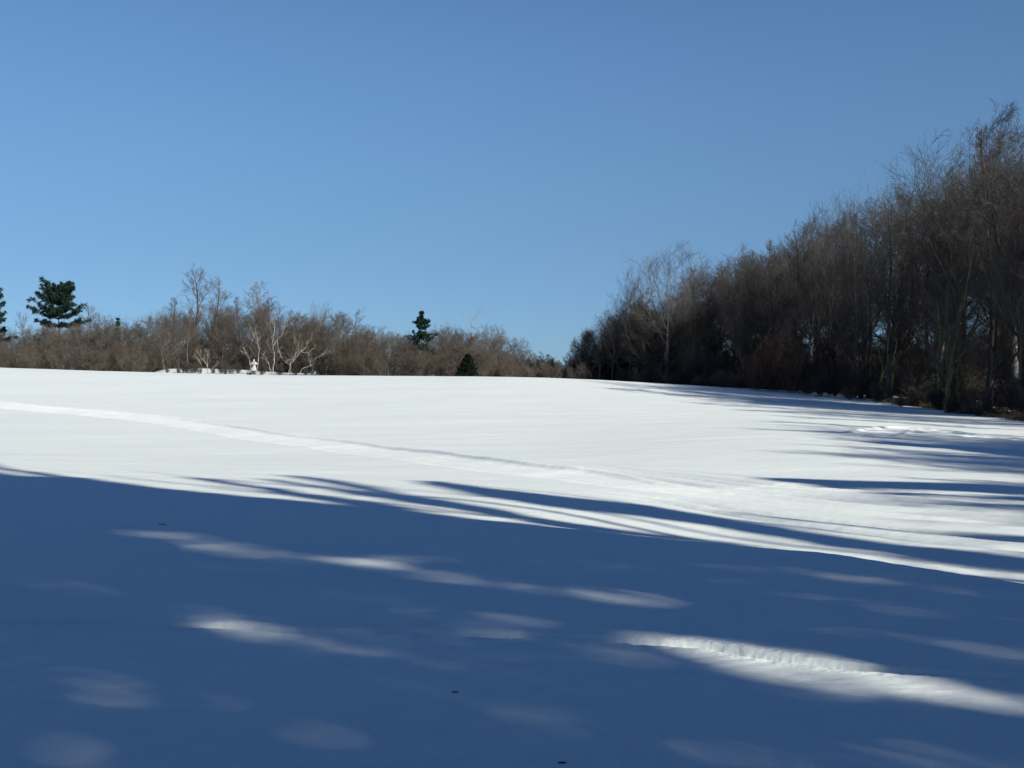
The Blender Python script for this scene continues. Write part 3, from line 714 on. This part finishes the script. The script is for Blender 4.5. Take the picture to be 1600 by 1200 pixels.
conifer("cedar_tree", at(183, d), d, h_for(183, 497, d), 3.0, lambda t: .8 * (1 - .9 * t), "small green cedar top peeping above the brown wood right of the wide pine", 35, M_NEEDLE, 12, 5, .3, .6, (.2, .05, 6), dens=10)

# ------------------------------------------------------------------ white garden ornament and the rusty bush under it
def lathe(prof, n=20):
    prof = np.array(prof, float); an = np.arange(n) * 2 * PI / n; k = len(prof)
    V = np.stack([prof[:, 0:1] * np.cos(an), prof[:, 0:1] * np.sin(an), np.repeat(prof[:, 1:2], n, 1)], -1).reshape(-1, 3)
    i = np.arange(k - 1)[:, None] * n; j = np.arange(n)[None]; j2 = (j + 1) % n
    return V, np.stack([i + j, i + j2, i + n + j2, i + n + j], -1).reshape(-1, 4)
d = 140.0; X = at(397, d); gz = ground_z(X, d); s0 = (600 - 579) / FPX * d - gz
t = empty("garden_ornament", (X, d, gz)); tag(t, "small white two-tiered garden ornament capped with snow among the dark brush", "ornament")
V, F = lathe([(.001, -.2), (.22, -.2), (.20, s0 * .5), (.22, s0 - .05), (.001, s0 - .05)]); obj("post", mesh_from("post", V, [F], M_GREYB), t)
V, F = lathe([(.001, s0 - .06), (.34, s0 - .05), (.38, s0 + .05), (.31, s0 + .24), (.20, s0 + .40), (.17, s0 + .52), (.15, s0 + .58), (.001, s0 + .60)]); obj("base", mesh_from("base", V, [F], M_STONE), t)
V, F = lathe([(.001, s0 + .59), (.20, s0 + .62), (.40, s0 + .70), (.36, s0 + .80), (.2, s0 + .92), (.10, s0 + 1.05), (.05, s0 + 1.22), (.001, s0 + 1.25)]); obj("roof", mesh_from("roof", V, [F], M_STONE), t)
plant("russet_bush", LIB['shrub_r'][1], at(390, 133), 133, h_for(390, 578, 133), "low rust coloured bush at the foot of the white ornament", "shrub", None, rng, 1.3)
# dark stems in front of the snowed-up bank
for i, xp in enumerate((262, 279, 287, 293, 300, 305, 312, 333, 345, 352, 361, 372, 408, 436, 462, 478, 500, 520)):
    plant("bare_shrub", LIB['shrub_d'][i % 4], at(xp, 138 + (i % 3)), 138 + (i % 3), h_for(xp, 572 - 12 * rng.uniform(), 138), "thin dark bush in front of the snowy bank behind the crest", "shrub", "dark bushes before the snowy bank", rng, .7)

# ------------------------------------------------------------------ dead stalks at the snow edge under the right wood
def stalks(g, n, R, h):
    P = np.zeros((n, 4, 3)); P[:, 0] = np.stack([g.normal(size=n) * R * .4, g.normal(size=n) * R * .4, np.full(n, -.05)], -1)
    d_ = norm(g.normal(size=(n, 3)) * .45 + np.array([0, 0, 1.0]))
    for j in range(1, 4):
        d_ = norm(d_ + g.normal(size=d_.shape) * .18 - np.array([0, 0, .08 * j])); P[:, j] = P[:, j - 1] + d_ * (h * g.uniform(.3, 1, n) / 3)[:, None]
    return tubes(P, np.full((n, 1), .010) * np.linspace(1, .4, 4)[None], 3)
g = np.random.default_rng(8)
st_lib = []
for i in range(3):
    v = stalks(g, 160, 1.0, .8); st_lib.append((None, mesh_from("stalks", v[0], [v[1]], [M_STRAW, M_TWIGD, M_LEAF][i]), 1.0))
for i in range(46):
    xp = 1400 + 240 * g.uniform() ** .7; d0 = np.interp(xp, R_DEP[:, 0], R_DEP[:, 1]) - g.uniform(1.5, 4) - (4.5 * g.uniform() if xp > 1500 else 0)
    plant("dead_weeds", st_lib[i % 3], at(xp, d0), d0, g.uniform(.5, 1.1), "dry weeds poking through the snow at the edge of the right wood", "weeds", "dry weeds along the right wood's edge", g, 1.3, names=("", "stalks"))

# specks on the near snow
for (xp, yp, L, lab) in [(253, 818, .10, "tiny dark twig lying on the shaded snow, upper left of the foreground"), (711, 1086, .035, "tiny dark seed husk on the shaded snow left of centre"),
                         (878, 1196, .035, "tiny dark seed husk at the very bottom of the picture")]:
    x_, y_, z_ = px_ground(xp, yp, True); g = np.random.default_rng(int(xp))
    zz = float(z_full(np.array([x_]), np.array([y_]))[0][0])
    P = np.array([[(-L, 0, .004), (-L * .3, .2 * L, .006), (L * .4, -.1 * L, .007), (L, .2 * L, .012)]]) * .5; v = tubes(P, np.array([[.003, .005, .004, .002]]), 5)
    c = children(g, P, np.array([[.004, .006, .005, .002]]), np.array([L]), 4, .2, .9, 45, .35, 3, .2, .2, .5, .3, .002)
    V, F = join([v, tubes(c[0], c[1], 3)])
    o = obj("fallen_twig" if L > .05 else "seed_husk", mesh_from("fallen_twig", V, F, M_BARKD)); o.location = (x_, y_, zz); tag(o, lab, "twig" if L > .05 else "husk")

# ------------------------------------------------------------------ the wood beside and behind the camera that throws the shade
LIT = [   # gaps cut in the unseen pine crowns to form sun flecks: (line of the sun fleck in the picture, half thickness)
    ([(140, 828, 1), (250, 837, 4), (350, 853, 8), (450, 868, 8), (600, 886, 6), (700, 897, 5), (800, 914, 4), (1000, 944, 3), (1100, 962, 2)]),
    ([(300, 968, 4), (350, 971, 11), (390, 975, 12), (430, 978, 5)]), ([(230, 935, 4), (300, 948, 6), (340, 955, 4)]),
    ([(450, 992, 5), (510, 995, 8), (570, 999, 4)]),
    ([(640, 985, 4), (700, 1000, 9), (780, 1015, 12), (880, 1030, 12), (980, 1045, 9), (1050, 1052, 4)]),
    ([(980, 998, 3), (1050, 1007, 6), (1130, 1018, 9), (1230, 1032, 11), (1300, 1044, 9), (1400, 1068, 12), (1500, 1085, 13), (1600, 1098, 12), (1700, 1112, 10)]),
    ([(1120, 1040, 3), (1200, 1050, 9), (1300, 1068, 9), (1380, 1080, 5)]),
    ([(740, 948, 2), (820, 955, 6), (900, 963, 3)]), ([(920, 948, 2), (980, 962, 6), (1060, 976, 3)]),
    ([(-20, 1056, 3), (90, 1076, 6), (220, 1094, 3)]), ([(240, 1086, 2), (340, 1099, 6), (470, 1116, 3)]), ([(100, 1092, 2), (220, 1105, 5), (330, 1120, 3)]),
    ([(-120, 1108, 8), (0, 1140, 12), (120, 1168, 12), (240, 1198, 9), (330, 1216, 5)]),
    ([(1120, 882, 1), (1250, 892, 3.5), (1350, 905, 3.5), (1500, 925, 2)]),
    ([(0, 912, 2), (150, 915, 3), (260, 917, 2)]), ([(-20, 980, 3), (30, 991, 6), (80, 995, 3)]),
]
DARK = [  # crown pieces left uncut so their shade forms bands beyond the rise
    ([(655, 752, 3), (700, 759, 6), (750, 768, 9), (850, 782, 11), (1000, 797, 11), (1100, 812, 10), (1200, 829, 9), (1300, 845, 10), (1400, 858, 11), (1600, 880, 13), (1750, 897, 15)]),
    ([(800, 806, 2), (880, 818, 5), (980, 832, 5), (1100, 845, 4), (1200, 853, 2)]),
    ([(425, 738, 2), (500, 749, 4), (569, 761, 5), (625, 773, 5), (700, 788, 6), (775, 801, 6), (850, 814, 5)]),
    ([(400, 745, 1.5), (512, 762, 3), (625, 781, 4), (719, 794, 5)]),
    ([(290, 744, 1.5), (350, 751, 3), (400, 760, 4), (494, 776, 6), (587, 790, 6), (662, 800, 4)]),
    ([(-60, 718, 2), (0, 729, 3), (100, 744, 3), (200, 756, 2.5), (300, 767, 1.5)]),
    ([(1185, 747, 2), (1230, 750, 4), (1300, 755, 6), (1450, 759, 7), (1600, 765, 8), (1750, 772, 9)]), ([(1340, 767, 1), (1450, 771, 2.5), (1600, 778, 4), (1700, 783, 4)]),
    ([(1430, 782, 1), (1520, 786, 2), (1600, 790, 3), (1700, 795, 3)]),
    ([(1262, 679, 2), (1300, 682, 4), (1400, 689, 7), (1500, 697, 9), (1600, 706, 11), (1700, 714, 12)]),
    ([(1130, 798, 1), (1300, 817, 3.5), (1450, 831, 4), (1600, 841, 5), (1750, 850, 6)]), ([(1340, 788, 1), (1500, 805, 4), (1600, 812, 5), (1750, 820, 6)]),
    ([(1320, 848, 1), (1420, 862, 4), (1600, 872, 4)]),
]
def line_weight(px, py, lines, grow):
    """1 on the middle of a line, falling to 0 at its edge"""
    m = np.zeros(px.shape)
    for ln in lines:
        A = np.array(ln, float)
        hw = np.interp(px, A[:, 0], A[:, 2], left=0, right=0) * grow; yc = np.interp(px, A[:, 0], A[:, 1])
        q = np.clip(1 - np.abs(py - yc) / np.maximum(hw, .01), 0, 1)
        pw = A[0, 3] if A.shape[1] > 3 else 1.0
        m = np.maximum(m, pw * q * q * (3 - 2 * q) * (hw > .2))
    return m
LITS = [.25, .6, .18, .24, .26, .88, .45, .15, .18, .13, .20, .12, .22, .14, .08, .10]
LIT = [[(*p, s_) for p in ln] for ln, s_ in zip(LIT, LITS)]
OD = 38.0                                            # how many sprays a sun ray meets on its way through the crowns
def shadow_keep(mode):
    g_ = np.random.default_rng(1234)
    def f(P, u=None):
        z = np.full(len(P), -1.7)
        for _ in range(3):
            k = (P[:, 2] - z) / TOSUN[2]
            G = P[:, :2] - TOSUN[None, :2] * k[:, None]
            z = z_base(G[:, 0], G[:, 1])
        Y = np.maximum(G[:, 1], .5); px, py = px_of(G[:, 0], Y, z); s = (G[:, 0] + G[:, 1]) / S2
        vis = (G[:, 1] > 4) & (np.abs(px - 800) < 1000)
        warp = 7 * vnoise(px * .012, s * 1.5) * 2
        wl = line_weight(px, py + warp, LIT, 1.3)
        grain = .5 + 1.1 * np.abs(vnoise(s * 3.5 + 40, (G[:, 1] - G[:, 0]) * .3)) * 2
        veil = .016 * np.clip(vnoise(s * 3.0 + 9, (G[:, 1] - G[:, 0]) * .13) * 2 + .1, 0, 1) * sstep(840, 930, py)
        wl = np.clip(np.maximum(wl * grain, veil), 1e-4, 1)
        # foliage also thinned at random so faint light mottles the shade
        keepp = np.clip(-np.log(wl) / OD, 0, 1) ; keepp = np.where(wl < 2e-3, 1, keepp)
        sc_ = crest_s(G[:, 0], G[:, 1]) + .16
        near = vis & (s < sc_)
        ok = np.ones(len(P), bool)
        u_ = g_.uniform(size=len(P)) if u is None else u
        ok &= ~(near & (u_ > keepp))
        far = (s >= sc_) & (G[:, 1] > 4)
        wd = line_weight(px, py, DARK, 1.3)
        ok &= ~(far & (wd < .25 + .35 * u_))
        return ok
    return f
keep = shadow_keep(0)
def st_xy(s, t): return ((s - t) / S2, (s + t) / S2)
pine_group = "tall pines beside the camera"
k_ = 0
for (s, t, H, L) in [(-9, -20, 22, 4.6), (-5.2, -24, 25, 4.6), (-1.2, -19, 24, 4.6), (1.2, -25, 26, 4.8), (3.7, -20, 25, 4.6), (5.6, -28, 28, 4.8), (8.6, -21, 26, 4.4), (8.4, -30, 29, 4.6), (2.5, -34, 29, 4.8),
                     (-3, -31, 28, 4.8), (-8, -30, 27, 4.8), (11.4, -23, 25, 3.6), (14.5, -24, 27, 3.6), (17.5, -25, 25, 3.2), (12.6, -32, 31, 4.2), (16.6, -33, 29, 4.2),
                     (26.6, -20, 22, 3.0), (25.8, -28, 24, 3.4), (42, -14, 23, 3.4), (43.2, -21, 24, 3.4)]:
    X, Y = st_xy(s, t)
    conifer("pine_tree", X, Y, H, H * .30, (lambda LL: (lambda tt: LL * (1 - .62 * tt ** 1.7)))(L), "tall dense pine in the wood beside and behind the camera", 500 + k_, M_NEEDLE, 30, 6, .0, .55,
            (.45, .17, 9), keep=keep, group=pine_group, dens=20, inner=.05); k_ += 1  # crowns trimmed to shape the light on the snow
# bare trees between and behind them, on round the near corner of the field
rng = np.random.default_rng(41)
for (X, Y, h) in [(32, -2, 19), (31, -5, 18.5), (33.5, -8, 20), (30, -1, 18), (31, 1.5, 18), (35, 2, 17), (31, 9, 18), (37, 12, 20), (35, 15, 20), (38, 18, 20), (40, 16, 20), (39, 8, 20), (30, 47, 14), (31, 54, 15), (32, 14, 17), (34, 9, 17), (31, 7, 16), (36, 7, 18), (30.5, 11, 16), (33, 20, 17), (36, 20, 18), (31.5, 30, 16), (32, 36, 16), (31, 43, 16), (28, 3, 15), (33, 3, 17), (31, 66, 17), (35, 58, 18), (34, 37, 17), (36, 30, 18), (33, 24, 16), (34.5, 17, 17), (38, 12, 18),
                  (36, 70, 18), (41, 62, 19), (41, 52, 19), (42, 33, 19), (42, 22, 18), (44, 10, 18), (40, 4, 17), (47, 55, 20), (48, 28, 20),
                  (35, -22, 20), (28, -34, 20), (18, -38, 21), (6, -30, 18), (-6, -32, 18), (-16, -26, 17), (12, -24, 17), (46, -6, 19), (44, -18, 20)]:
    st = rng.choice(['tall_d', 'broad_d', 'slender_d'], p=[.4, .3, .3]); lib = LIB[st]
    plant("bare_tree", lib[rng.integers(len(lib))], X, Y, h * rng.uniform(.85, 1.05), "leafless tree in the wood beside and behind the camera", "tree", "bare trees beside the camera", rng, 1.0)
print("objects", len(D.objects))
